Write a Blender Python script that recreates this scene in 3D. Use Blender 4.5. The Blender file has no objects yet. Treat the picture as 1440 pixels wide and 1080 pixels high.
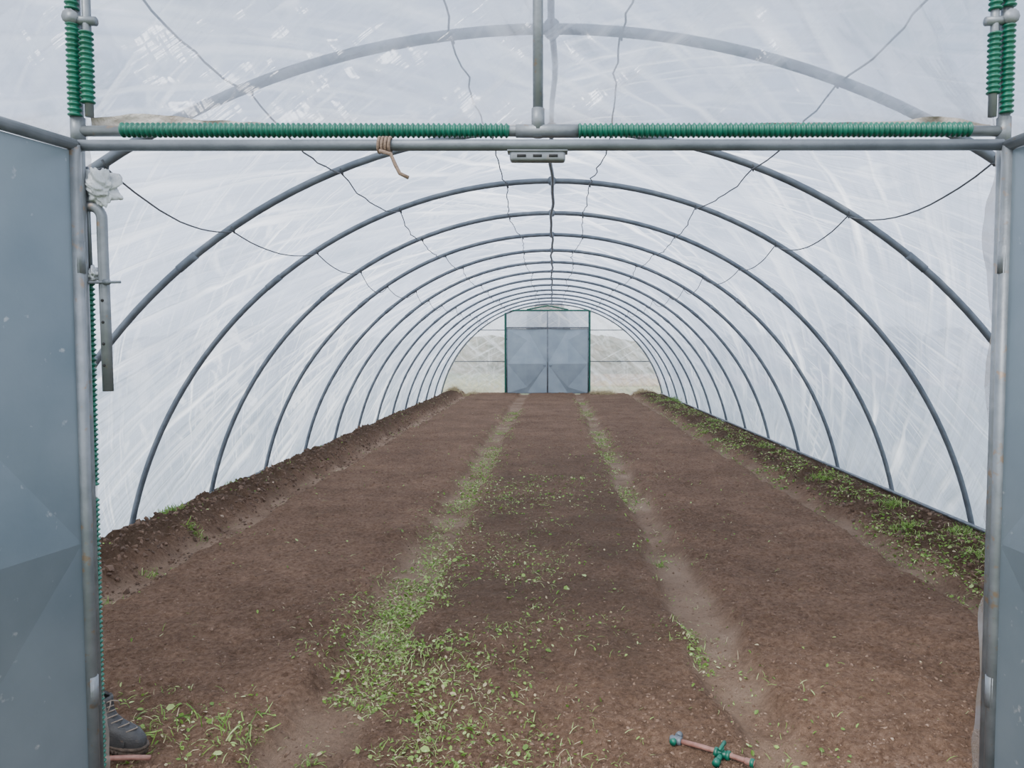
import bpy, math, numpy as np
from mathutils import Vector, Matrix
rng = np.random.default_rng(7)
S = bpy.context.scene
PI = math.pi

# ------------------------------------------------------------------ helpers
class Geo:
    def __init__(s): s.v=[]; s.f=[]; s.m=[]
    def add(s, vf, mi=0):
        o=len(s.v); s.v.extend([tuple(p) for p in vf[0]])
        for f in vf[1]: s.f.append(tuple(i+o for i in f)); s.m.append(mi)
        return s
    def obj(s, name, mats, parent=None, smooth=True):
        me=bpy.data.meshes.new(name); me.from_pydata(s.v,[],s.f)
        if not isinstance(mats,(list,tuple)): mats=[mats]
        for m in mats: me.materials.append(m)
        me.polygons.foreach_set('material_index', s.m)
        me.polygons.foreach_set('use_smooth',[smooth]*len(s.f)); me.update()
        o=bpy.data.objects.new(name,me); S.collection.objects.link(o)
        if parent: o.parent=parent
        return o
def empty(name):
    o=bpy.data.objects.new(name,None); S.collection.objects.link(o); o.empty_display_size=.1
    return o
def tube(pts, r, seg=12, caps=True):
    pts=[Vector(p) for p in pts]; n=len(pts)
    rs = r if isinstance(r,(list,tuple,np.ndarray)) else [r]*n
    V=[];F=[]
    t0=(pts[1]-pts[0]).normalized()
    up=Vector((0,0,1)) if abs(t0.z)<.9 else Vector((0,1,0))
    a=t0.cross(up).normalized()
    for i,p in enumerate(pts):
        if i==0: t=pts[1]-pts[0]
        elif i==n-1: t=pts[-1]-pts[-2]
        else: t=(pts[i+1]-pts[i]).normalized()+(pts[i]-pts[i-1]).normalized()
        t=t.normalized() if t.length>1e-9 else t0
        a=(a-t*a.dot(t)).normalized(); b=t.cross(a)
        for k in range(seg):
            th=2*PI*k/seg; V.append(p+(a*math.cos(th)+b*math.sin(th))*rs[i])
    for i in range(n-1):
        for k in range(seg):
            k2=(k+1)%seg
            F.append((i*seg+k,i*seg+k2,(i+1)*seg+k2,(i+1)*seg+k))
    if caps:
        F.append(tuple(range(seg-1,-1,-1))); F.append(tuple((n-1)*seg+k for k in range(seg)))
    return V,F
def corr(p0,p1,r,pitch=.0165,amp=.0032,seg=16):
    p0=Vector(p0);p1=Vector(p1);L=(p1-p0).length;n=max(2,int(L/pitch*6))
    pts=[p0.lerp(p1,i/n) for i in range(n+1)]
    rs=[r+amp*max(-1,min(1,1.6*math.sin(2*PI*i/6))) for i in range(n+1)]
    return tube(pts,rs,seg)
def box(c,s,R=None,bev=0):
    x,y,z=s[0]/2,s[1]/2,s[2]/2
    if bev<=0:
        V=[Vector((a*x,b*y,d*z)) for a in(-1,1) for b in(-1,1) for d in(-1,1)]
        F=[(0,1,3,2),(4,6,7,5),(0,4,5,1),(2,3,7,6),(0,2,6,4),(1,5,7,3)]
    else:
        import bmesh
        bm=bmesh.new(); bmesh.ops.create_cube(bm,size=1)
        for v in bm.verts: v.co=Vector((v.co.x*s[0],v.co.y*s[1],v.co.z*s[2]))
        bmesh.ops.bevel(bm,geom=bm.edges[:],offset=bev,segments=3,affect='EDGES',profile=.5)
        bm.verts.index_update(); V=[v.co.copy() for v in bm.verts]; F=[tuple(v.index for v in f.verts) for f in bm.faces]; bm.free()
    if R: V=[R@v for v in V]
    c=Vector(c); return [v+c for v in V],F

def hsh(i,j,s):
    n=(i.astype(np.int64)*374761393+j.astype(np.int64)*668265263+s*982451653)&0x7fffffff
    n=((n^(n>>13))*1274126177)&0x7fffffff
    return ((n^(n>>16))&0xffff)/65535.0
def vn(x,y,s=0):
    x=np.asarray(x,float);y=np.asarray(y,float)
    i=np.floor(x);j=np.floor(y);u=x-i;v=y-j;u=u*u*(3-2*u);v=v*v*(3-2*v)
    return (hsh(i,j,s)*(1-u)+hsh(i+1,j,s)*u)*(1-v)+(hsh(i,j+1,s)*(1-u)+hsh(i+1,j+1,s)*u)*v
def fbm(x,y,o=3,s=0):
    t=0;a=.5
    for k in range(o):
        t=t+a*(vn(x*2**k+17.3*k,y*2**k+9.1*k,s+k)-.5)*2; a*=.5
    return t

# ------------------------------------------------------------------ materials
def nm(name):
    m=bpy.data.materials.new(name); m.use_nodes=True; nt=m.node_tree; nt.nodes.clear()
    out=nt.nodes.new('ShaderNodeOutputMaterial'); return m,nt,out
def N(nt,t,**k):
    n=nt.nodes.new(t)
    for a,b in k.items():
        if a.startswith('i_'): n.inputs[a[2:].replace('_',' ')].default_value=b
        else: setattr(n,a,b)
    return n
def ramp(nt,stops):
    r=nt.nodes.new('ShaderNodeValToRGB'); e=r.color_ramp.elements
    while len(e)<len(stops): e.new(.5)
    for q,(p,c) in zip(e,stops):
        q.position=p; q.color=(c,c,c,1) if isinstance(c,(int,float)) else (*c,1)
    return r
def mixc(nt,f,a,b,mode='MIX'):
    m=nt.nodes.new('ShaderNodeMix'); m.data_type='RGBA'; m.blend_type=mode
    for inp,val in ((m.inputs[0],f),(m.inputs[6],a),(m.inputs[7],b)):
        if isinstance(val,bpy.types.NodeSocket): nt.links.new(val,inp)
        elif isinstance(val,(int,float)): inp.default_value=val
        else: inp.default_value=(*val,1)
    return m.outputs[2]
def simple(name,c1,c2,rough=.5,metal=0,scale=8,bump=.1,bscale=60,spots=None,coord='Object'):
    m,nt,out=nm(name); L=nt.links.new
    tc=N(nt,'ShaderNodeTexCoord')
    n1=N(nt,'ShaderNodeTexNoise'); n1.inputs['Scale'].default_value=scale; n1.inputs['Detail'].default_value=6
    L(tc.outputs[coord],n1.inputs['Vector'])
    r=ramp(nt,[(.3,c1),(.7,c2)]); L(n1.outputs[0],r.inputs[0]); col=r.outputs[0]
    if spots:
        n3=N(nt,'ShaderNodeTexNoise'); n3.inputs['Scale'].default_value=spots[1]; n3.inputs['Detail'].default_value=8
        L(tc.outputs[coord],n3.inputs['Vector']); r3=ramp(nt,[(spots[2],0.),(spots[2]+.08,1.)]); L(n3.outputs[0],r3.inputs[0])
        col=mixc(nt,r3.outputs[0],col,spots[0])
    b=N(nt,'ShaderNodeBsdfPrincipled'); L(col,b.inputs['Base Color'])
    b.inputs['Roughness'].default_value=rough; b.inputs['Metallic'].default_value=metal
    n2=N(nt,'ShaderNodeTexNoise'); n2.inputs['Scale'].default_value=bscale; n2.inputs['Detail'].default_value=4
    L(tc.outputs[coord],n2.inputs['Vector'])
    bp=N(nt,'ShaderNodeBump'); bp.inputs['Strength'].default_value=bump; bp.inputs['Distance'].default_value=.01
    L(n2.outputs[0],bp.inputs['Height']); L(bp.outputs[0],b.inputs['Normal']); L(b.outputs[0],out.inputs[0])
    return m
galv=simple('galvanised_steel',(.125,.14,.15),(.205,.22,.235),.45,.45,14,.1,90,((.20,.15,.11),30,.62))
galv_d=simple('dark_shaded_steel',(.10,.115,.13),(.165,.185,.205),.5,.4,10,.1,90)  # darker steel; hoop pipes' shade against the bright film is put into this colour
sheet=simple('door_sheet_steel',(.12,.155,.18),(.19,.225,.25),.36,.45,2.0,.04,40,((.34,.36,.37),22,.68))
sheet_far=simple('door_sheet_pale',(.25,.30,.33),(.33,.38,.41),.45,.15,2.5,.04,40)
green=simple('green_corrugated_plastic',(.0,.070,.042),(.0,.12,.072),.38,0,20,.05,80)
wirem=simple('wire_dark',(.06,.065,.07),(.11,.11,.11),.6,.3,20,.0,80)
rope=simple('rope_brown',(.15,.10,.07),(.25,.175,.13),.9,0,80,.5,300)
hosem=simple('hose_red_brown',(.17,.07,.05),(.26,.13,.10),.6,0,40,.1,200)
leather=simple('boot_leather',(.015,.015,.017),(.04,.038,.036),.55,0,30,.3,150,((.12,.085,.06),22,.62))
solem=simple('boot_sole_muddy',(.04,.028,.02),(.10,.07,.05),.9,0,40,.6,120)
lacem=simple('boot_lace',(.16,.13,.10),(.25,.2,.16),.9,0,100,.3,300)
cloth=simple('work_trousers',(.035,.04,.05),(.06,.065,.075),.95,0,30,.4,250)
jacket=simple('jacket_cloth',(.04,.07,.06),(.07,.10,.09),.9,0,20,.4,200)
skin=simple('skin',(.50,.30,.22),(.58,.36,.27),.55,0,20,.1,150)
hairm=simple('beanie_wool',(.05,.05,.06),(.09,.09,.1),.95,0,50,.6,200)
blackm=simple('dark_hole',(.01,.01,.01),(.02,.02,.02),.9)
eyem=simple('eye_white',(.7,.7,.7),(.75,.75,.75),.3)
hemm=simple('grimy_film_hem',(.16,.12,.08),(.46,.43,.39),.5,0,7,.6,60)

def film(name,transp,ang,tint=(.80,.86,.96),dirt=None,streak=1.0,scale=1.0,lowc=.70,haze=(.15,1.),bs=1.,kd=.6,kb=1.,ka=1.):
    m,nt,out=nm(name); L=nt.links.new
    uv=N(nt,'ShaderNodeUVMap')
    def layer(rot,sx,sy,dist,lo,hi,detail=5,typ=None):
        mp=N(nt,'ShaderNodeMapping'); mp.inputs['Scale'].default_value=(sx,sy,1)
        mp2=N(nt,'ShaderNodeMapping'); mp2.inputs['Rotation'].default_value=(0,0,rot)
        L(uv.outputs[0],mp2.inputs[0]); L(mp2.outputs[0],mp.inputs[0])
        n=N(nt,'ShaderNodeTexNoise'); n.inputs['Scale'].default_value=1; n.inputs['Detail'].default_value=detail
        n.inputs['Distortion'].default_value=dist; n.inputs['Roughness'].default_value=.5
        L(mp.outputs[0],n.inputs['Vector']); r=ramp(nt,[(lo,0.),(hi,1.)]); L(n.outputs[0],r.inputs[0]); return n,r
    nA,rA=layer(ang,.45*scale,7*scale,.4,.50,.68)
    nB,rB=layer(-ang*.7,.7*scale,18*scale,.7,.56,.70)
    nD,rD=layer(ang*1.9+.4,1.2*scale,3.5*scale,1.6,.54,.66,5)
    nC,rC=layer(.3,.45,.7,.8,.38,.64,4)
    def scl(o_,k_):
        q=N(nt,'ShaderNodeMath',operation='MULTIPLY'); L(o_,q.inputs[0]); q.inputs[1].default_value=k_; return q.outputs[0]
    mx0=N(nt,'ShaderNodeMath',operation='MAXIMUM'); L(scl(rA.outputs[0],ka),mx0.inputs[0]); L(scl(rB.outputs[0],kb),mx0.inputs[1])
    mx=N(nt,'ShaderNodeMath',operation='MAXIMUM'); L(mx0.outputs[0],mx.inputs[0]); L(scl(rD.outputs[0],kd),mx.inputs[1])
    hz=N(nt,'ShaderNodeMapRange'); hz.inputs['To Min'].default_value=haze[0]; hz.inputs['To Max'].default_value=haze[1]; L(rC.outputs[0],hz.inputs['Value'])
    mu=N(nt,'ShaderNodeMath',operation='MULTIPLY'); L(mx.outputs[0],mu.inputs[0]); L(hz.outputs[0],mu.inputs[1])
    nE,rE=layer(1.1,.6,.9,1.2,.3,.7,5)
    dark=tuple(c*lowc*(1+.05*i) for i,c in enumerate(tint))
    col0=mixc(nt,rE.outputs[0],dark,tuple(c*(lowc*.5+.44) for c in tint))
    col=mixc(nt,mu.outputs[0],col0,(1.,1.,1.0))
    if dirt is not None:
        tc=N(nt,'ShaderNodeTexCoord'); sp=N(nt,'ShaderNodeSeparateXYZ'); L(tc.outputs['Object'],sp.inputs[0])
        dn=N(nt,'ShaderNodeTexNoise'); dn.inputs['Scale'].default_value=5; dn.inputs['Detail'].default_value=6; L(tc.outputs['Object'],dn.inputs['Vector'])
        mr=N(nt,'ShaderNodeMapRange'); mr.inputs['From Min'].default_value=dirt[1]; mr.inputs['From Max'].default_value=dirt[0]
        L(sp.outputs[2],mr.inputs['Value'])
        ml=N(nt,'ShaderNodeMath',operation='MULTIPLY'); L(mr.outputs[0],ml.inputs[0]); L(dn.outputs[0],ml.inputs[1])
        rr=ramp(nt,[(.20,0.),(.42,.9)]); L(ml.outputs[0],rr.inputs[0])
        col=mixc(nt,rr.outputs[0],col,dirt[2])
    tl=N(nt,'ShaderNodeBsdfTranslucent'); L(col,tl.inputs[0])
    df=N(nt,'ShaderNodeBsdfDiffuse'); L(col,df.inputs[0])
    gl=N(nt,'ShaderNodeBsdfGlossy'); gl.inputs['Roughness'].default_value=.2; gl.inputs[0].default_value=(.9,.93,1,1)
    tr=N(nt,'ShaderNodeBsdfTransparent'); tr.inputs[0].default_value=(.93,.96,1.0,1)
    bp=N(nt,'ShaderNodeBump'); bp.inputs['Strength'].default_value=.9*bs; bp.inputs['Distance'].default_value=.07
    L(nA.outputs[0],bp.inputs['Height'])
    bp2=N(nt,'ShaderNodeBump'); bp2.inputs['Strength'].default_value=.6*bs; bp2.inputs['Distance'].default_value=.04
    L(nB.outputs[0],bp2.inputs['Height']); L(bp.outputs[0],bp2.inputs['Normal'])
    for s_ in (tl,df,gl): L(bp2.outputs[0],s_.inputs['Normal'])
    m1=N(nt,'ShaderNodeMixShader'); m1.inputs[0].default_value=.10; L(tl.outputs[0],m1.inputs[1]); L(df.outputs[0],m1.inputs[2])
    m2=N(nt,'ShaderNodeMixShader'); m2.inputs[0].default_value=.09; L(m1.outputs[0],m2.inputs[1]); L(gl.outputs[0],m2.inputs[2])
    mr2=N(nt,'ShaderNodeMapRange'); mr2.inputs['To Min'].default_value=transp; mr2.inputs['To Max'].default_value=transp*(1-.8*streak)
    L(mu.outputs[0],mr2.inputs['Value'])
    m3=N(nt,'ShaderNodeMixShader'); L(mr2.outputs[0],m3.inputs[0]); L(m2.outputs[0],m3.inputs[1]); L(tr.outputs[0],m3.inputs[2])
    L(m3.outputs[0],out.inputs[0]); return m
film_side=film('polythene_film',.09,.9,lowc=.42,tint=(.77,.84,.97),kd=.5,kb=.95,ka=1.,haze=(.2,1.))
film_gable=film('polythene_film_gable',.47,1.0,tint=(.81,.86,.95),dirt=(2.40,2.54,(.36,.29,.22)),scale=.42,lowc=.52,haze=(.12,1.),kd=.85,kb=.8)
film_far=film('polythene_film_far',.45,.7,tint=(.95,.93,.88),dirt=(0.0,1.3,(.85,.76,.52)),scale=.7,lowc=.68,haze=(.7,1))
film_trans=film('polythene_film_transom',.08,.7,tint=(.74,.80,.90),scale=.8,lowc=.65)

# soil
def soil_mat():
    m,nt,out=nm('tilled_soil'); L=nt.links.new
    tc=N(nt,'ShaderNodeTexCoord')
    def no(sc,d=8,rg=.6):
        n=N(nt,'ShaderNodeTexNoise'); n.inputs['Scale'].default_value=sc; n.inputs['Detail'].default_value=d; n.inputs['Roughness'].default_value=rg
        L(tc.outputs['Object'],n.inputs['Vector']); return n
    a=no(1.1,4); b=no(34,8,.7); c=no(150,3); d=no(6,6,.65)
    r=ramp(nt,[(.3,(.090,.050,.031)),(.5,(.180,.108,.069)),(.72,(.275,.172,.115))]); L(b.outputs[0],r.inputs[0])
    ra=ramp(nt,[(.3,.76),(.7,1.2)]); L(a.outputs[0],ra.inputs[0])
    col=mixc(nt,1.0,r.outputs[0],ra.outputs[0],'MULTIPLY')
    rd=ramp(nt,[(.35,.85),(.62,1.10)]); L(d.outputs[0],rd.inputs[0])
    col=mixc(nt,1.0,col,rd.outputs[0],'MULTIPLY')
    at=N(nt,'ShaderNodeAttribute',attribute_name='path')
    col=mixc(nt,at.outputs['Fac'],col,(.35,.245,.170))
    at2=N(nt,'ShaderNodeAttribute',attribute_name='berm')
    col=mixc(nt,at2.outputs['Fac'],col,(.075,.047,.029))
    at3=N(nt,'ShaderNodeAttribute',attribute_name='damp')
    col=mixc(nt,at3.outputs['Fac'],col,(.090,.060,.040))
    rc=ramp(nt,[(.62,0.),(.72,.4)]); L(c.outputs[0],rc.inputs[0])
    col=mixc(nt,rc.outputs[0],col,(.32,.22,.155))
    bs=N(nt,'ShaderNodeBsdfPrincipled'); L(col,bs.inputs['Base Color']); bs.inputs['Roughness'].default_value=.95
    bs.inputs['Specular IOR Level'].default_value=.1
    b1=N(nt,'ShaderNodeBump'); b1.inputs['Strength'].default_value=1.; b1.inputs['Distance'].default_value=.034; L(b.outputs[0],b1.inputs['Height'])
    b2=N(nt,'ShaderNodeBump'); b2.inputs['Strength'].default_value=1.; b2.inputs['Distance'].default_value=.010; L(c.outputs[0],b2.inputs['Height']); L(b1.outputs[0],b2.inputs['Normal'])
    L(b2.outputs[0],bs.inputs['Normal']); L(bs.outputs[0],out.inputs[0]); return m
soil=soil_mat()
def tintmat(name,stops,rough=.6,transl=.25):
    m,nt,out=nm(name); L=nt.links.new
    at=N(nt,'ShaderNodeAttribute',attribute_name='tint'); r=ramp(nt,stops); L(at.outputs['Fac'],r.inputs[0])
    b=N(nt,'ShaderNodeBsdfPrincipled'); L(r.outputs[0],b.inputs['Base Color']); b.inputs['Roughness'].default_value=rough
    if transl:
        t=N(nt,'ShaderNodeBsdfTranslucent'); L(r.outputs[0],t.inputs[0]); mx=N(nt,'ShaderNodeMixShader'); mx.inputs[0].default_value=transl
        L(b.outputs[0],mx.inputs[1]); L(t.outputs[0],mx.inputs[2]); L(mx.outputs[0],out.inputs[0])
    else: L(b.outputs[0],out.inputs[0])
    return m
leafm=tintmat('weed_leaf',[(0,(.065,.13,.018)),(.35,(.14,.26,.035)),(.65,(.26,.40,.075)),(.85,(.50,.60,.24)),(1,(.50,.41,.24))],.55)
clodm=tintmat('soil_clod',[(0,(.07,.04,.024)),(.6,(.165,.100,.064)),(.93,(.24,.155,.105)),(1,(.38,.28,.20))],.95,0)

# ------------------------------------------------------------------ tunnel geometry
W=4.0; ZC=-.82; R=4.08; D0=2.42; D1=3.70; SP=1.66; NH=15
ys=[D0]+[D1+SP*i for i in range(NH)]; DE=ys[-1]
TH0=math.asin((-.12-ZC)/R)
def arc(y,r=R,n=72,t0=TH0):
    return [(math.cos(PI-t0-(PI-2*t0)*i/n)*r, y, ZC+math.sin(PI-t0-(PI-2*t0)*i/n)*r) for i in range(n+1)]
def zc(x,r=R): return ZC+math.sqrt(max(0,r*r-x*x))
frame=empty('polytunnel_frame')
for i,y in enumerate(ys):
    g=Geo(); g.add(tube(arc(y),.026,12)); 
    g.add(tube([(0,y-.035,zc(0)-.0),(0,y+.035,zc(0))],.04,12),0)
    for xx in (-2.6,2.6):
        th=math.acos(xx/R)
        g.add(tube([(math.cos(th+d)*R,y,ZC+math.sin(th+d)*R) for d in(-.02,-.007,.007,.02)],.030,12))
    g.obj('hoop_%d'%(i+1),galv_d,frame)
g=Geo(); pts=[]
for i in range(int((DE-D0)/.2)+1):
    y=D0+.2*i; pts.append((.012*math.sin(y*1.9)+.006*math.sin(y*5),y,zc(0)-.055+.008*math.sin(y*3.1)))
g.add(tube(pts,.016,10)); g.obj('ridge_pipe',galv_d,frame)
g=Geo(); g.add(tube([(3.93,D0,.05),(3.93,DE,.05)],.018,10)); g.add(tube([(-3.93,D0,.03),(-3.93,DE,.03)],.018,10)); g.obj('base_rails',galv,frame)

# film cover
yy=[]; 
for a,b in zip(ys[:-1],ys[1:]): yy+= [a+(b-a)*k/18 for k in range(18)]
yy.append(DE); yy=np.array(yy); nt_=220
fr=np.array([ ((y-ys[max(0,np.searchsorted(ys,y,side='right')-1)])/ (ys[min(len(ys)-1,np.searchsorted(ys,y,side='right'))]-ys[max(0,np.searchsorted(ys,y,side='right')-1)]+1e-9)) if y<DE else 0 for y in yy])
th=np.linspace(PI-TH0+.02,TH0-.02,nt_+1)
YY,TT=np.meshgrid(yy,th,indexing='ij'); FF=np.sin(PI*fr)[:,None]**2
rg=1-np.abs(fbm(YY*2.4+TT*5,TT*8-YY*2.0,2,35))*3
RR=R+.034-.034*FF+(.024*fbm(YY*2.6+TT*4,TT*7-YY*1.2,3,5)+.015*np.clip(rg,-.3,1)+.008*fbm(YY*9+TT*20,TT*5,2,15))*np.sqrt(FF)
X=np.cos(TT)*RR; Z=ZC+np.sin(TT)*RR
def gridmesh(name,X,Y,Z,U,V,mat,keep=None):
    n0,n1=X.shape; co=np.stack([X,Y,Z],-1).reshape(-1,3)
    idx=np.arange(n0*n1).reshape(n0,n1)
    q=np.stack([idx[:-1,:-1],idx[1:,:-1],idx[1:,1:],idx[:-1,1:]],-1).reshape(-1,4)
    if keep is not None: q=q[keep(co[q].mean(1))]
    me=bpy.data.meshes.new(name); me.vertices.add(len(co)); me.vertices.foreach_set('co',co.ravel())
    me.loops.add(len(q)*4); me.loops.foreach_set('vertex_index',q.ravel()); me.polygons.add(len(q))
    me.polygons.foreach_set('loop_start',np.arange(len(q))*4); 
    me.polygons.foreach_set('use_smooth',np.ones(len(q),bool)); me.update(calc_edges=True)
    uvl=me.uv_layers.new(name='UVMap'); uvc=np.stack([U,V],-1).reshape(-1,2)[q.ravel()]; uvl.data.foreach_set('uv',uvc.ravel())
    me.materials.append(mat); me.validate(); o=bpy.data.objects.new(name,me); S.collection.objects.link(o); return o
cover=gridmesh('tunnel_cover_film',X,YY,Z,(TT-PI/2)*R,YY,film_side)

def gable(name,y,mat,xl,xr,ztop,amp,seed):
    def patch(x0,x1,zlo,nx,nz,nm_):
        xs=np.linspace(x0,x1,nx); t=np.linspace(0,1,nz)
        XX,T=np.meshgrid(xs,t,indexing='ij'); top=np.array([zc(a) for a in xs])[:,None]; top=np.maximum(top,zlo+.001)
        ZZ=zlo+(top-zlo)*T
        edge=np.minimum(1,np.minimum(T,1-T)*6+.1)
        rd=1-np.abs(fbm(XX*2.2+ZZ*3,ZZ*3.-XX*1.3,2,seed+9))*4
        Yd=y+amp*edge*(fbm(XX*2.5+ZZ*1.5,ZZ*2.5,4,seed)+.5*fbm(XX*9+ZZ*5,ZZ*3,2,seed+3)+.35*np.clip(rd,0,1))
        return gridmesh(nm_,XX,Yd,ZZ,XX,ZZ,mat)
    root=empty(name)
    for k,(a,b,zl,nx,nz) in enumerate([(-3.95,xl,-.05,120,120),(xl,xr,ztop,220,90),(xr,3.95,-.05,120,120)]):
        o=patch(a,b,zl,nx,nz,'film_panel_%d'%(k+1)); o.parent=root
    return root
XL,XR=-1.512,1.442
LZ=2.408
wall_front=gable('wall_front',D0+.04,film_gable,XL,XR,LZ,.07,11)
FXL,FXR=-1.64,1.33
wall_back=gable('wall_back',DE+.02,film_far,FXL,FXR,3.02,.08,31)
# gathered, grimy edge of the film lying on the lintel clips
NX=320; xs=np.linspace(XL+.03,XR-.03,NX); lift=.000+.040*np.clip(fbm(xs*2.6,xs*0+3,4,62)+.15,0,1)+.022*np.exp(-((xs+1.35)/.15)**2)+.014*np.exp(-((xs-1.2)/.2)**2)
T_=np.linspace(0,1,7); XX,TG=np.meshgrid(xs,T_,indexing='ij')
ZZ=LZ+.008+(.014+lift[:,None])*TG; YYh=D0+.020+.012*fbm(XX*14,TG*2,3,66)
o=gridmesh('film_hem',XX,YYh,ZZ,XX,ZZ,hemm); o.parent=wall_front

# ------------------------------------------------------------------ front door frame
df=empty('door_frame'); yF=D0
g=Geo()
g.add(tube([(XL-.005,yF,LZ),(XR+.005,yF,LZ)],.017,14))
g.add(tube([(-.115,yF,LZ),(.085,yF,LZ)],.021,14))
g.add(tube([(-.044,yF,LZ-.02),(-.044,yF,zc(.044))],.0165,14))
g.add(tube([(-.044,yF,LZ),(-.044,yF,LZ+.07)],.021,14))
for x in (XL,XR):
    g.add(tube([(x,yF,-.05),(x,yF,zc(x))],.018,14))
    g.add(tube([(x,yF,2.36),(x,yF,2.45)],.022,14))
    s=1 if x<0 else -1
    g.add(tube([(x+s*.044,yF-.01,2.45),(x+s*.044,yF-.01,2.98)],.013,10))
    g.add(tube([(x-.01*s,yF-.012,2.75),(x+.075*s,yF-.012,2.745)],.014,10))
    g.add(tube([(x-s*.0,yF-.03,2.755),(x,yF+.03,2.755)],.024,10))
g.obj('frame_tubes',galv,df)
g=Geo(); g.add(tube([(XL+.03,yF-.045,LZ-.057),(XR-.03,yF-.045,LZ-.055)],.0175,16)); g.obj('lintel_tube',galv_d,df)
g=Geo()
g.add(corr((-1.37,yF-.004,LZ+.002),(-.135,yF-.004,LZ),.0205))
g.add(corr((.085,yF-.004,LZ),(1.335,yF-.004,LZ+.004),.0205))
g.add(corr((XL+.0,yF-.012,2.78),(XL+.0,yF-.012,zc(XL)-.02),.0185))
g.add(corr((XL+.0,yF-.012,2.45),(XL+.0,yF-.012,2.735),.0185))
g.add(corr((XL+.044,yF-.015,2.49),(XL+.044,yF-.015,2.71),.0185))
g.add(corr((XR,yF-.012,2.46),(XR,yF-.012,2.74),.0180))
g.add(corr((XR-.044,yF-.012,2.52),(XR-.044,yF-.012,2.71),.0180))
g.add(corr((XR-.044,yF-.012,2.78),(XR-.044,yF-.012,2.98),.0180))
g.add(corr((XR,yF-.012,2.79),(XR,yF-.012,2.98),.0180))
g.add(corr((-1.533,yF+.045,.0),(-1.527,yF+.045,1.22),.0155))
g.add(corr((-1.524,yF+.045,1.26),(-1.518,yF+.045,1.95),.0135))
g.obj('green_clip_hoses',green,df)
g=Geo(); g.add(box((-.045,yF-.03,LZ-.088),(.175,.04,.034),bev=.008),0); g.add(box((-.045,yF-.03,LZ-.074),(.19,.05,.006),bev=.002),0)
for dx in(-.05,.0,.05): g.add(box((-.045+dx,yF-.0505,LZ-.09),(.028,.003,.008)),1)
g.obj('lintel_latch_housing',[galv,blackm],df)

# door leaves
def leaf(name,hinge,direction,w,h,z0,mat,fm,bend=1,handle=False,fold=.05):
    root=empty(name); d=Vector(direction).normalized(); n=Vector((-d.y,d.x,0))*bend
    P=lambda u,z,o=0: (hinge[0]+d.x*u+n.x*o, hinge[1]+d.y*u+n.y*o, z)
    g=Geo(); r=.019
    g.add(tube([P(0,z0),P(0,z0+h)],r,14)); g.add(tube([P(w,z0),P(w,z0+h)],r,14))
    g.add(tube([P(0,z0+h-.0),P(w,z0+h)],r,14)); g.add(tube([P(0,z0+r),P(w,z0+r)],r,14))
    for zz in(.25,.85): g.add(tube([P(-.002,z0+h*zz-.05),P(-.002,z0+h*zz+.05)],.0205,12))
    g.obj('leaf_frame',fm,root,True)
    cu,cz=w/2,z0+h*.46; hh=h*.36
    v=[P(.015,z0+.02),P(w-.015,z0+.02),P(w-.015,z0+h-.02),P(.015,z0+h-.02),
       P(.015,cz,.0),P(cu,cz-hh),P(w-.015,cz),P(cu,cz+hh),P(cu,cz,fold),P(cu,z0+.02,-fold*.5),P(cu,z0+h-.02,-fold*.5)]
    f=[(4,5,8),(5,6,8),(6,7,8),(7,4,8),(0,9,5,4),(9,1,6,5),(6,2,10,7),(7,10,3,4)]
    g=Geo(); g.add((v,f)); g.obj('pressed_sheet',mat,root,False)
    if handle:
        g=Geo(); g.add(tube([P(w-.06,z0+1.0,.0),P(w-.06,z0+1.0,.06)],.01,8)); g.add(tube([P(w-.06,z0+1.0,.06),P(w-.16,z0+1.0,.06)],.009,8)); 
        g.obj('door_handle',galv_d,root)
    return root
leaf('door_1',(-1.487,yF-.062),(-.26,-.965),1.44,2.318,.03,sheet,galv,1,False,.045)
leaf('door_2',(1.422,yF-.062),(.10,-.995),1.44,2.318,.03,sheet,galv,-1,False,.045)
leaf('door_3',(FXL+.02,DE-.03),(1,0),1.46,2.34,.04,sheet_far,galv,-1,True,.11)
leaf('door_4',(FXR-.02,DE-.03),(-1,0),1.46,2.34,.04,sheet_far,galv,1,True,.11)
dfb=empty('door_frame'); g=Geo(); yb=DE-.02
for x in(FXL,FXR): g.add(tube([(x,yb,-.05),(x,yb,3.02)],.02,10))
for z in(2.42,3.02): g.add(tube([(FXL,yb,z),(FXR,yb,z)],.02,10))
g.add(tube([(-.155,yb,2.42),(-.155,yb,3.02)],.016,10))
for s,xe in((-1,FXL),(1,FXR)):
    for z in(1.2,2.33):
        xo=s*math.sqrt(R*R-(z-ZC)**2); g.add(tube([(xe,yb,z),(xo,yb,z)],.017,8))
g.obj('frame_tubes',galv,dfb)
g=Geo()
for x in(FXL-.035,FXR+.035): g.add(corr((x,yb-.02,.0),(x,yb-.02,3.02),.032,.03,.004,10))
g.add(corr((FXL,yb-.02,3.03),(FXR,yb-.02,3.03),.030,.03,.004,10))
g.add(corr((-.9,yb-.02,3.06),(-.15,yb-.02,3.2),.024,.03,.004,8)); g.add(corr((-.15,yb-.02,3.2),(.6,yb-.02,3.06),.024,.03,.004,8))
g.obj('green_clip_hoses',green,dfb)
xs=np.linspace(FXL,FXR,40); zs=np.linspace(2.42,3.02,14); XX,ZZ=np.meshgrid(xs,zs,indexing='ij')
o=gridmesh('transom_film',XX,DE-.01+.01*fbm(XX*4,ZZ*4,2,3),ZZ,XX,ZZ,film_trans); o.parent=dfb

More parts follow.
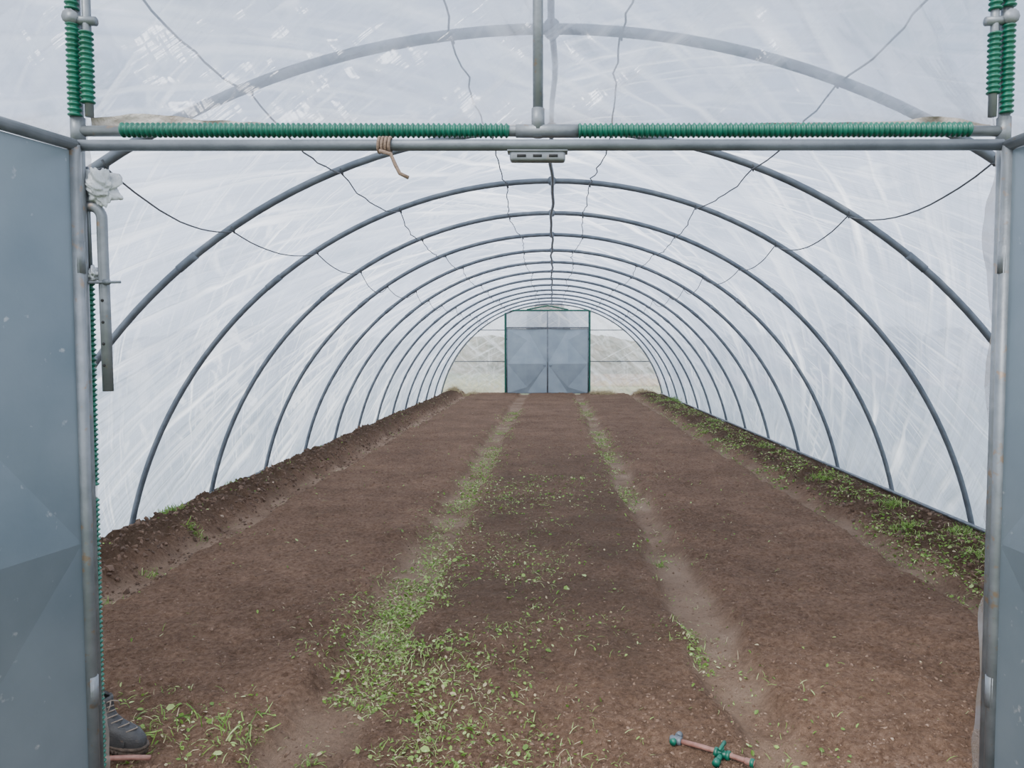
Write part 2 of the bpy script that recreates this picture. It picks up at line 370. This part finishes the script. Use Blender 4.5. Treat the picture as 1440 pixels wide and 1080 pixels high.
# ------------------------------------------------------------------ bent bracket tube, plastic wad, rope
br=empty('bent_door_bar')
bx=-1.456; by=yF+.02
g=Geo()
pts=[(-1.515,by,2.175),(-1.490,by,2.173)]+[(-1.492+.036*math.sin(a),by,2.135+.038*math.cos(a)) for a in np.linspace(.1,PI/2,8)]+[(bx,by,2.05),(bx+.002,by,1.85),(bx+.004,by,1.575)]
g.add(tube(pts,.0165,16),0)
for z in(1.87,1.80,1.73,1.66): g.add(tube([(bx+.003,by-.0172,z),(bx+.003,by-.014,z)],.005,10),1)
g.add(tube([(bx-.045,by-.02,1.927),(bx+.066,by-.02,1.929)],.0045,8),2)
g.add(tube([(bx+.012,by-.02,1.929),(bx+.03,by-.02,1.929)],.009,8),2)
g.add(tube([(-1.500,by,2.30),(-1.497,by,1.97)],.006,8),2)
g.obj('bar_tube',[galv,blackm,galv_d],br)
def blob(name,c,s,mat,seed,amp=.35,sub=4,parent=None,fq=3):
    import bmesh
    bm=bmesh.new(); bmesh.ops.create_icosphere(bm,subdivisions=sub,radius=1)
    co=np.array([v.co[:] for v in bm.verts])
    d=1+amp*(fbm(co[:,0]*fq+co[:,2]*2+5,co[:,1]*fq-co[:,2]*2.3+7,4,seed))
    for v,k in zip(bm.verts,d): v.co=Vector((v.co.x*s[0]*k+c[0],v.co.y*s[1]*k+c[1],v.co.z*s[2]*k+c[2]))
    me=bpy.data.meshes.new(name); bm.to_mesh(me); bm.free(); me.materials.append(mat)
    me.polygons.foreach_set('use_smooth',[True]*len(me.polygons))
    o=bpy.data.objects.new(name,me); S.collection.objects.link(o)
    if parent: o.parent=parent
    return o
wadm=simple('crumpled_film',(.34,.36,.39),(.50,.53,.55),.3,0,12,.8,50)
blob('crumpled_film_wad',(-1.455,yF+.02,2.235),(.058,.03,.056),wadm,3,.7,5,None,2.5)
blob('crumpled_film_wad',(-1.490,yF+.02,1.955),(.016,.02,.022),wadm,9,.8,4)
g=Geo()
zl=LZ-.056
for k in range(4):
    xr=-.54+.011*k
    g.add(tube([(xr+.002*math.sin(a),yF-.045+.0225*math.cos(a),zl+.0225*math.sin(a)) for a in np.linspace(0,2*PI,17)],.005,8,False))
g.add(tube([(-.535,yF-.07,zl-.024),(-.50,yF-.072,zl-.034),(-.485,yF-.072,zl-.069),(-.472,yF-.072,zl-.094),(-.445,yF-.072,zl-.107)],.006,8))
g.obj('tied_rope',rope)

# ------------------------------------------------------------------ wires
wx=[(-2.22,.13),(-1.46,.07),(-.44,.03),(.37,.03),(1.38,.07),(2.11,.13)]
wr=empty('support_wires')
for k,(x,sag) in enumerate(wx):
    g=Geo(); pts=[]
    for i in range(len(ys)-1):
        x0=x+.05*math.sin(i*2.3+k); x1=x+.05*math.sin((i+1)*2.3+k)
        a=Vector((x0,ys[i],zc(x0)-.03)); b=Vector((x1,ys[i+1],zc(x1)-.03))
        sg=sag*(.6+.6*rng.random())
        for j in range(12):
            t=j/12; p=a.lerp(b,t); p.z-=sg*4*t*(1-t); p.x+=(.0 if j==0 else .012*rng.normal())*(1 if sag<.1 else .3)*(1 if j%3==0 else .4); pts.append(p)
        g.add(tube([a+Vector((0,-.03,.03)),a+Vector((.01,0,-.01)),a+Vector((0,.03,.03))],.006,6))
    pts.append(Vector((x,ys[-1],zc(x)-.03))); g.add(tube(pts,.005,6)); g.obj('wire_%d'%(k+1),wirem,wr)

# ------------------------------------------------------------------ soil floor
def sm(a,b,x):
    t=np.clip((x-a)/(b-a),0,1); return t*t*(3-2*t)
def paths(x,y):
    w=.07*fbm(y*.7,y*0+3,2,41)
    def p(c,hw,e=.12,s=0): 
        w2=.08*fbm(x*3+s,y*3,3,88+s)
        return 1-sm(hw-e*.4,hw+e*.7,np.abs(x-c-w)+w2)
    pl=p(-1.02,.17); pr=p(.93,.13,.12,3); ol=p(-3.02,.13,.12,5); orr=p(2.78,.10,.12,9)
    return pl,pr,ol,orr
def height(x,y):
    x=np.asarray(x,float);y=np.asarray(y,float)
    pl,pr,ol,orr=paths(x,y)
    pm=np.maximum(np.maximum(pl,pr),np.maximum(ol,orr))
    bermL=sm(3.1,3.4,-x)*(1-.95*sm(3.5,3.95,-x)); bermR=sm(2.95,3.2,x)*(1-.95*sm(3.45,3.95,x))
    edge=sm(3.5,3.95,np.abs(x))
    z=-.02+.078*(1-pm)*(1-.8*edge)+.12*bermL+.045*bermR
    rough=.5+.6*(1-pm)+1.7*bermL+1.3*bermR
    z=z+.030*fbm(x*1.6,y*1.2,2,1)
    rid=1-np.abs(fbm(x*9+2*fbm(x*4,y*4,2,71),y*9,2,72))*2.2
    z=z+rough*(.024*fbm(x*6,y*6,2,2)+.015*np.clip(rid,-.5,1)*np.clip(fbm(x*2.3,y*2.3,2,73)+.5,0,1)+.017*np.maximum(fbm(x*19,y*19,2,4),-.1)+.010*fbm(x*48,y*48,2,6))
    return np.maximum(z,-.04)
rows=[1.9]
while rows[-1]<DE+.3: rows.append(rows[-1]+max(.0125,.0045*rows[-1]))
rows=np.array(rows); cols=np.linspace(-4.02,4.02,600)
YG,XG=np.meshgrid(rows,cols,indexing='ij'); ZG=height(XG,YG)
fl=gridmesh('floor',XG.T.copy(),YG.T.copy(),ZG.T.copy(),XG.T,YG.T,soil)
pl,pr,ol,orr=paths(XG.T,YG.T)
pa=np.clip(np.maximum(np.maximum(pl*.6,pr*.8),np.maximum(ol*.7,orr*.55))*(.62+1.0*fbm(XG.T*3,YG.T*3,4,77)),0,1)
be=np.clip(np.maximum(sm(3.1,3.4,-XG.T),sm(2.9,3.15,XG.T))*.85,0,1)
dm=np.clip((1-sm(.55,1.0,np.abs(XG.T-0.0)))*(1-sm(7,16,YG.T))*sm(2.8,5.,YG.T)*.6*(.8+.8*fbm(XG.T*2,YG.T*2,3,93)),0,1)
for nm_,ar in(('path',pa),('berm',be),('damp',dm)):
    at=fl.data.attributes.new(nm_,'FLOAT','POINT'); at.data.foreach_set('value',ar.ravel())

def scatter(name,x,y,size,tmpl,tfaces,tint,mat,tilt=.5,zoff=.004,anis=None,smooth=False):
    n=len(x); z=height(x,y)+zoff
    T=np.array(tmpl,float); k=len(T)
    yaw=rng.random(n)*2*PI; ax=rng.normal(0,tilt,n); ay=rng.normal(0,tilt,n)
    P=np.repeat(T[None],n,0)*size[:,None,None]
    if anis is not None: P=P*anis[:,None,:]
    c,s=np.cos(ax)[:,None],np.sin(ax)[:,None]; P=np.stack([P[...,0],P[...,1]*c-P[...,2]*s,P[...,1]*s+P[...,2]*c],-1)
    c,s=np.cos(ay)[:,None],np.sin(ay)[:,None]; P=np.stack([P[...,0]*c+P[...,2]*s,P[...,1],-P[...,0]*s+P[...,2]*c],-1)
    c,s=np.cos(yaw)[:,None],np.sin(yaw)[:,None]; P=np.stack([P[...,0]*c-P[...,1]*s,P[...,0]*s+P[...,1]*c,P[...,2]],-1)
    P+=np.stack([x,y,z],-1)[:,None,:]
    co=P.reshape(-1,3); off=(np.arange(n)*k)
    me=bpy.data.meshes.new(name)
    fa=[np.array(f) for f in tfaces]
    allidx=(np.concatenate(fa)[None,:]+off[:,None]).ravel()
    lens=np.tile(np.array([len(f) for f in fa]),n); starts=np.concatenate([[0],np.cumsum(lens)[:-1]])
    me.vertices.add(len(co)); me.vertices.foreach_set('co',co.ravel()); me.loops.add(len(allidx)); me.loops.foreach_set('vertex_index',allidx)
    me.polygons.add(len(lens)); me.polygons.foreach_set('loop_start',starts)
    me.polygons.foreach_set('use_smooth',np.full(len(lens),smooth)); me.update(calc_edges=True)
    a=me.attributes.new('tint','FLOAT','POINT'); a.data.foreach_set('value',np.repeat(tint,k))
    me.materials.append(mat); o=bpy.data.objects.new(name,me); S.collection.objects.link(o); return o
oval=[(-.5,0,0),(-.22,.24,.07),(.2,.26,.08),(.5,0,.02),(.2,-.26,.08),(-.22,-.24,.07),(0,0,-.01)]
ovf=[(0,6,1),(1,6,2),(2,6,3),(3,6,4),(4,6,5),(5,6,0)]
blade=[(0,-.035,0),(0,.035,0),(.35,-.03,.22),(.35,.03,.22),(.75,-.02,.25),(.75,.02,.25),(1,0,.12)]
blf=[(0,2,3,1),(2,4,5,3),(4,6,5)]
def dist(n,cx,sx,y0,y1,pw=1.6):
    y=y0+(y1-y0)*rng.random(n)**pw; x=cx+rng.normal(0,sx,n); return x,y
sets=[dist(9500,-.98,.12,4.2,20,1.1),dist(2300,-.98,.15,2.85,6,1.0),dist(3800,-.80,.26,2.85,5.0,1.2),dist(5200,-.30,.42,2.85,9.5,1.3),
      dist(6200,.90,.11,7.5,24,1.0),dist(700,.93,.14,2.9,8,1.1),dist(300,.80,.05,3.85,4.5,1),
      dist(21000,3.38,.26,4.0,25,1.15),dist(4600,2.92,.10,3.5,18,1.2),dist(1700,-3.3,.3,4.5,25,1.2),dist(700,-1.65,.4,2.9,3.6,1.),
      dist(1700,0,1.9,2.9,14,1.4)]
lx=np.concatenate([s[0] for s in sets]); ly=np.concatenate([s[1] for s in sets])
cl=fbm(lx*2.2,ly*1.6,3,55)+.6*fbm(lx*7,ly*7,3,56); k=(cl+rng.normal(0,.12,len(lx))>.0)&(np.abs(lx)<3.85); lx,ly=lx[k],ly[k]
n=len(lx); isb=rng.random(n)<.5
sz=rng.uniform(.007,.028,n)*np.where(ly>8,1.35,1)*np.where(lx>2.8,1.3,1); big=rng.random(n)<.05; sz[big]=rng.uniform(.03,.045,big.sum())
tint=np.clip(rng.beta(2.0,2.6,n)+.05,0,.97); tint[rng.random(n)<.10]=1
a=~isb
cov=empty('weed_cover')
o=scatter('weed_leaves',lx[a],ly[a],sz[a],oval,ovf,tint[a],leafm,.5,.008,np.stack([np.ones(a.sum()),rng.uniform(.6,1.4,a.sum()),rng.uniform(.5,2.5,a.sum())],-1)); o.parent=cov
b=isb
o=scatter('grass_blades',lx[b],ly[b],rng.uniform(.02,.06,b.sum()),blade,blf,np.clip(tint[b]+.15,0,1),leafm,.35,.003); o.parent=cov
tx=[];ty=[]
for (cx,cy,nn,r) in [(-3.68,7.1,300,.12),(-3.2,6.6,70,.07),(-3.05,5.6,30,.06),(-3.6,8.2,80,.1),(-1.70,3.20,40,.2),(-1.35,3.10,40,.16),(3.35,5.7,150,.12),(3.6,5.2,130,.1),(3.2,4.9,120,.1),(3.0,4.4,100,.1),
                    (-3.0,4.9,30,.08),(-2.9,4.4,30,.06),(.85,5.8,25,.05),(-3.5,26.2,500,.25),(-2.9,26.3,300,.3),(1.9,26.3,600,.3),(1.5,26.2,300,.15),(3.2,26.3,400,.3),(3.6,22,300,.2),(3.5,16,260,.2),(3.5,12,240,.2),(3.3,9,260,.2),(3.4,7.4,240,.15),(3.55,6.4,160,.12),(3.15,6.6,120,.1)]:
    tx.append(cx+rng.normal(0,r*.5,nn)); ty.append(cy+rng.normal(0,r*.5,nn))
tx=np.clip(np.concatenate(tx),-3.85,3.85);ty=np.concatenate(ty); n=len(tx)
o=scatter('grass_tufts',tx,ty,rng.uniform(.04,.10,n)*np.where(ty>20,2.2,1),blade,blf,np.where(ty>25,1.,np.clip(rng.normal(.4,.25,n),0,1)),leafm,.6,0,np.stack([np.full(n,.8),np.ones(n),rng.uniform(1,3.,n)],-1)); o.parent=cov
t=(1+5**.5)/2; ico=np.array([(-1,t,0),(1,t,0),(-1,-t,0),(1,-t,0),(0,-1,t),(0,1,t),(0,-1,-t),(0,1,-t),(t,0,-1),(t,0,1),(-t,0,-1),(-t,0,1)])/1.9
ico=ico*(1+.25*rng.normal(size=(12,1)))
icf=[(0,11,5),(0,5,1),(0,1,7),(0,7,10),(0,10,11),(1,5,9),(5,11,4),(11,10,2),(10,7,6),(7,1,8),(3,9,4),(3,4,2),(3,2,6),(3,6,8),(3,8,9),(4,9,5),(2,4,11),(6,2,10),(8,6,7),(9,8,1)]
n=60000; cx=rng.uniform(-3.85,3.85,n); cy=2.85+ (22)*rng.random(n)**2.2
n2=6000; cx=np.concatenate([cx,rng.uniform(-3.85,-3.15,n2),rng.uniform(2.95,3.85,n2)]); cy=np.concatenate([cy,3.5+20*rng.random(2*n2)**1.5])
n=len(cx); big=np.abs(cx)>2.95
cs=(.002+.0085*rng.random(n)**3.2)*np.where(big,2.6,1)
scatter('soil_clods',cx,cy,cs,ico,icf,np.clip(rng.normal(.45,.18,n)-.22*big+(rng.random(n)<.010)*.6,0,1),clodm,1.,-.0015,rng.uniform(.7,1.3,(n,3)))

# ------------------------------------------------------------------ irrigation fittings
def H(x,y): return float(height(np.array(x),np.array(y)))
def fitting(name,p,q,valve):
    p=Vector(p);q=Vector(q)
    zz=max(H(p.x+(q.x-p.x)*t+o,p.y+(q.y-p.y)*t+w_) for t in np.linspace(0,1,9) for o in(-.03,0,.03) for w_ in(-.03,0,.03))+.004
    p.z=q.z=zz
    root=empty(name); d=(q-p).normalized(); s=Vector((-d.y,d.x,0)); g=Geo()
    g.add(tube([p,p.lerp(q,.35)+Vector((0,0,.004)),p.lerp(q,.7)+Vector((0,0,.004)),q],.0100,12),0)
    def ring(t,L,r,mi): c=p.lerp(q,t); g.add(tube([c-d*L,c-d*L*.8,c+d*L*.8,c+d*L],[r*.8,r,r,r*.8],12),mi)
    ring(.0,.022,.015,2); ring(.06,.01,.018,2)
    if valve:
        ring(.62,.03,.0155,1); ring(.55,.008,.020,1); ring(.70,.008,.020,1); ring(.97,.02,.014,0); ring(1.,.008,.017,1)
        c=p.lerp(q,.62)
        g.add(tube([c,c+Vector((0,0,.028))],.009,10),1)
        g.add(tube([c+Vector((0,0,.03))-s*.03,c+Vector((0,0,.034))+s*.03],[.006,.009],8),1)
        g.add(tube([c,c-s*.05-Vector((0,0,.004))],.011,10),1); g.add(tube([c-s*.05-Vector((0,0,.004)),c-s*.075-Vector((0,0,.006))],.015,10),1)
    a0=p+s*.035; g.add(tube([a0,p-s*.02],.011,10),2); g.add(tube([p+s*.030,p+s*.05],.015,10),2); g.add(tube([p-s*.012,p-s*.028],.014,10),1)
    g.obj('hose_and_fittings',[hosem,green,galv_d],root); return root
fitting('irrigation_hose_connector',(.515,3.04,0),(.790,2.865,0),True)
fitting('irrigation_hose_connector',(-1.82,2.885,0),(-1.60,2.90,0),False)

# ------------------------------------------------------------------ person standing behind the door leaf
person=empty('standing_person')
def skinfig(name,verts,edges,rad,mat,root=0,sub=2):
    me=bpy.data.meshes.new(name); me.from_pydata(verts,edges,[]); o=bpy.data.objects.new(name,me); S.collection.objects.link(o)
    m=o.modifiers.new('Skin','SKIN'); m.use_smooth_shade=True
    sv=me.skin_vertices[0].data
    for i,r in enumerate(rad): sv[i].radius=(r if isinstance(r,tuple) else (r,r)); sv[i].use_root=(i==root)
    ss=o.modifiers.new('Sub','SUBSURF'); ss.levels=sub; ss.render_levels=sub
    me.materials.append(mat); o.parent=person; return o
hF=H(-1.85,3.03)-.003; hB=H(-2.4,3.3)-.005
HX,HY=-2.20,3.13
skinfig('trousers',[(HX,HY,.98),(HX+.01,HY-.1,.90),(-2.07,HY-.105,.50),(-1.915,3.03,.23),(HX-.01,HY+.1,.90),(HX-.06,HY+.13,.50),(-2.34,HY+.13,.19),(HX,HY,1.06),(-1.885,3.025,.165)],
 [(0,1),(1,2),(2,3),(0,4),(4,5),(5,6),(0,7),(3,8)],[(.12,.14),.092,.068,.060,.092,.066,.06,(.11,.14),.062],cloth)
skinfig('jacket',[(HX,HY,1.0),(HX+.01,HY,1.22),(HX,HY,1.40),(HX+.01,HY,1.50),(HX,HY-.18,1.43),(HX-.04,HY-.23,1.14),(HX+.02,HY-.22,.93),(HX,HY+.18,1.43),(HX-.04,HY+.23,1.14),(HX+.02,HY+.22,.93)],
 [(0,1),(1,2),(2,3),(2,4),(4,5),(5,6),(2,7),(7,8),(8,9)],[(.13,.16),(.115,.155),(.12,.16),(.07,.07),.07,.052,.042,.07,.052,.042],jacket)
skinfig('neck',[(HX+.01,HY,1.46),(HX+.02,HY,1.60)],[(0,1)],[.055,.055],skin)
for s,nm_ in((-1,'hand_near'),(1,'hand_far')):
    wx_,wy_=HX+.02,HY+s*.22
    V=[(wx_,wy_,.94),(wx_+.01,wy_,.88),(wx_+.015,wy_,.84)];E=[(0,1),(1,2)];Rd=[.026,(.018,.036),(.016,.036)]
    for k,(dx,L) in enumerate(zip((-.03,-.01,.011,.031),(.062,.075,.08,.07))):
        b=len(V); V+=[(wx_+.012+dx,wy_,.83),(wx_+.014+dx,wy_-s*.006,.83-L*.5),(wx_+.014+dx,wy_-s*.02,.83-L)]; E+=[(2,b),(b,b+1),(b+1,b+2)]; Rd+=[.0095,.0085,.0075]
    b=len(V); V+=[(wx_+.045,wy_-s*.01,.875),(wx_+.062,wy_-s*.02,.84),(wx_+.066,wy_-s*.025,.81)]; E+=[(1,b),(b,b+1),(b+1,b+2)]; Rd+=[.012,.01,.009]
    skinfig(nm_,V,E,Rd,skin,0,1)
def head():
    nu,nv=40,28; V=[];F=[]
    c=Vector((HX+.03,HY,1.69))
    for j in range(nv+1):
        ph=PI*j/nv
        for i in range(nu):
            a=2*PI*i/nu; x=math.cos(a)*math.sin(ph); y=math.sin(a)*math.sin(ph); z=math.cos(ph)
            X_=x*.098; Y_=y*.076*(1-.18*max(0,-z)); Z_=z*.118
            if x>0:
                nose=math.exp(-((y/.16)**2+((z+.12)/.2)**2)); X_+=.024*nose
                chin=math.exp(-((y/.3)**2+((z+.82)/.2)**2)); X_+=.03*chin
                eye=sum(math.exp(-(((y-e)/.16)**2+((z-.06)/.12)**2)) for e in(-.36,.36)); X_-=.010*eye
                mouth=math.exp(-((y/.3)**2+((z+.52)/.05)**2)); X_-=.005*mouth
            V.append(c+Vector((X_,Y_,Z_)))
    for j in range(nv):
        for i in range(nu): F.append((j*nu+i,(j+1)*nu+i,(j+1)*nu+(i+1)%nu,j*nu+(i+1)%nu))
    g=Geo(); g.add((V,F),0)
    for e in(-1,1):
        g.add(box(c+Vector((.082,e*.029,.008)),(.012,.018,.009),bev=.003),1)
        g.add(box(c+Vector((.089,e*.029,.008)),(.003,.008,.008),bev=.001),2)
        g.add(box(c+Vector((-.005,e*.078,-.005)),(.035,.014,.055),bev=.006),0)
    V2=[];F2=[]
    for j in range(13):
        ph=.5*PI*j/12*1.02
        for i in range(nu):
            a=2*PI*i/nu; V2.append(c+Vector((math.cos(a)*math.sin(ph)*.106-.006,math.sin(a)*math.sin(ph)*.086,math.cos(ph)*.112+.028)))
    for j in range(12):
        for i in range(nu): F2.append((j*nu+i,(j+1)*nu+i,(j+1)*nu+(i+1)%nu,j*nu+(i+1)%nu))
    g.add((V2,F2),3); g.obj('head',[skin,eyem,blackm,hairm],person)
head()
def boot(name,heel,yaw,z0):
    M=Matrix.Translation((heel[0],heel[1],z0))@Matrix.Rotation(yaw,4,'Z'); g=Geo()
    prof=[(0,.026),(.02,.036),(.07,.037),(.13,.035),(.19,.045),(.24,.049),(.28,.040),(.302,.022),(.308,0)]
    out=[(x,w) for x,w in prof]+[(x,-w) for x,w in prof[:-1][::-1]]
    def sole(z0,z1,sc,mi):
        V=[M@Vector(((x-.15)*sc+.15,w*sc,z)) for z in(z0,z1) for x,w in out]; n=len(out)
        F=[tuple(range(n-1,-1,-1)),tuple(range(n,2*n))]+[(i,(i+1)%n,n+(i+1)%n,n+i) for i in range(n)]; g.add((V,F),mi)
    sole(0,.022,1.0,1); sole(.022,.032,1.035,1)
    for k in range(13):
        x=.02+.021*k; g.add(([M@(v) for v in box((x,0,.008),(.010,.094 if x>.16 else .080,.018))[0]],box((0,0,0),(1,1,1))[1]),1)
    rings=[(.030,.004,.304,.044),(.045,.002,.306,.046),(.066,.0,.302,.046),(.086,.0,.278,.044),(.100,0.002,.235,.042),(.114,.004,.192,.040),(.132,.006,.162,.039),(.155,.004,.145,.040),(.185,0,.138,.043),(.205,-.004,.136,.046),(.213,.0,.130,.043),(.205,.012,.12,.036)]
    V=[];F=[];n=28
    for z,x0,x1,w in rings:
        cx=(x0+x1)/2; rx=(x1-x0)/2
        for i in range(n):
            a=2*PI*i/n; ca,sa=math.cos(a),math.sin(a)
            px=cx+rx*math.copysign(abs(ca)**.8,ca); py=w*math.copysign(abs(sa)**.75,sa)*(1.0 if px>.17 else .86)
            V.append(M@Vector((px,py,z+.003*math.sin(i*2.1+z*90))))
    for j in range(len(rings)-1):
        for i in range(n): F.append((j*n+i,j*n+(i+1)%n,(j+1)*n+(i+1)%n,(j+1)*n+i))
    g.add((V,F),0)
    def fx(z):
        for (za,_,xa,_),(zb,_,xb,_) in zip(rings[:-1],rings[1:]):
            if za<=z<=zb: return xa+(xb-xa)*(z-za)/(zb-za)
        return .14
    for k,z in enumerate((.092,.105,.118,.134,.152,.17,.19)):
        x=fx(z)+.002; w=.020
        g.add(tube([M@Vector(p) for p in((x-.022,-w*1.3,z),(x-.004,-w*.6,z+.006),(x+.004,0,z+.008),(x-.004,w*.6,z+.002),(x-.022,w*1.3,z-.002))],.0028,6),2)
    for s in(-1,1): g.add(tube([M@Vector(p) for p in((fx(.19),0,.198),(fx(.19)+.02,s*.02,.19),(fx(.17)+.012,s*.03,.165))],.0025,6),2)
    seam=[M@Vector((.245,.048*math.sin(a),.036+.050*math.cos(a))) for a in np.linspace(-PI/2,PI/2,13)]
    g.add(tube(seam,.002,6),0)
    o=g.obj(name,[leather,solem,lacem],person); return o
boot('boot_front',(-1.950,3.045),math.radians(-16),hF+.0)
boot('boot_rear',(-2.39,HY+.13),math.radians(6),hB)

# ------------------------------------------------------------------ outside
grass=simple('outside_grass',(.10,.13,.05),(.20,.21,.11),.95,0,.6,.5,8)
V=[(-90,-40,-.08),(90,-40,-.08),(90,140,-.08),(-90,140,-.08)]
g=Geo(); g.add((V,[(0,1,2,3)])); g.obj('ground',grass)
hedge=simple('hedge_foliage',(.05,.06,.025),(.20,.15,.08),.95,0,1.5,.8,6)
hx=np.linspace(-60,60,160); ht=np.linspace(0,PI,14)
HXX,HT=np.meshgrid(hx,ht,indexing='ij'); hr=1+.35*fbm(HXX*.5,HT*2,4,8)
hd=gridmesh('hedge_row',HXX,52-1.5*np.cos(HT)*hr,-.1+(2.6+.9*fbm(HXX*.15,HXX*0,2,9))*np.sin(HT)*hr,HXX,HT,hedge)
brn=simple('ploughed_field',(.20,.12,.08),(.30,.19,.13),.95,0,.5,.5,5)
g=Geo(); g.add(([(1,34,-.05),(40,34,-.05),(40,49,-.05),(1,49,-.05)],[(0,1,2,3)])); g.obj('ploughed_field',brn)
shr=simple('dry_shrub_foliage',(.03,.02,.012),(.12,.075,.04),.95,0,6,.9,20)
blob('dry_shrub',(-.15,28.2,1.75),(.75,.6,1.95),shr,21,.4,5)

# ------------------------------------------------------------------ world, light, camera
w=bpy.data.worlds.new('overcast_sky'); S.world=w; w.use_nodes=True; nt=w.node_tree; nt.nodes.clear()
out=nt.nodes.new('ShaderNodeOutputWorld'); bg=nt.nodes.new('ShaderNodeBackground'); tc=nt.nodes.new('ShaderNodeTexCoord')
sp=nt.nodes.new('ShaderNodeSeparateXYZ'); r=ramp(nt,[(0.,(.30,.30,.29)),(.48,(.55,.57,.60)),(.52,(.82,.87,.96)),(1.,(.90,.97,1.12))])
mr=nt.nodes.new('ShaderNodeMapRange'); mr.inputs['From Min'].default_value=-1; mr.inputs['From Max'].default_value=1
nt.links.new(tc.outputs['Generated'],sp.inputs[0]); nt.links.new(sp.outputs[2],mr.inputs['Value']); nt.links.new(mr.outputs[0],r.inputs[0])
nt.links.new(r.outputs[0],bg.inputs[0]); bg.inputs[1].default_value=3.3; nt.links.new(bg.outputs[0],out.inputs[0])
sl=bpy.data.lights.new('sun','SUN'); sl.energy=3.2; sl.angle=math.radians(22); sl.color=(1,.97,.93)
so=bpy.data.objects.new('sun',sl); S.collection.objects.link(so); so.rotation_euler=(math.radians(30),math.radians(-30),0)
cd=bpy.data.cameras.new('camera'); cam=bpy.data.objects.new('camera',cd); S.collection.objects.link(cam)
cd.sensor_width=36; cd.lens=26.25; cd.shift_x=-56/1440; cd.clip_start=.05; cd.clip_end=500
cam.location=(0,0,1.72); cam.rotation_euler=(math.radians(90-2.84),0,0); S.camera=cam
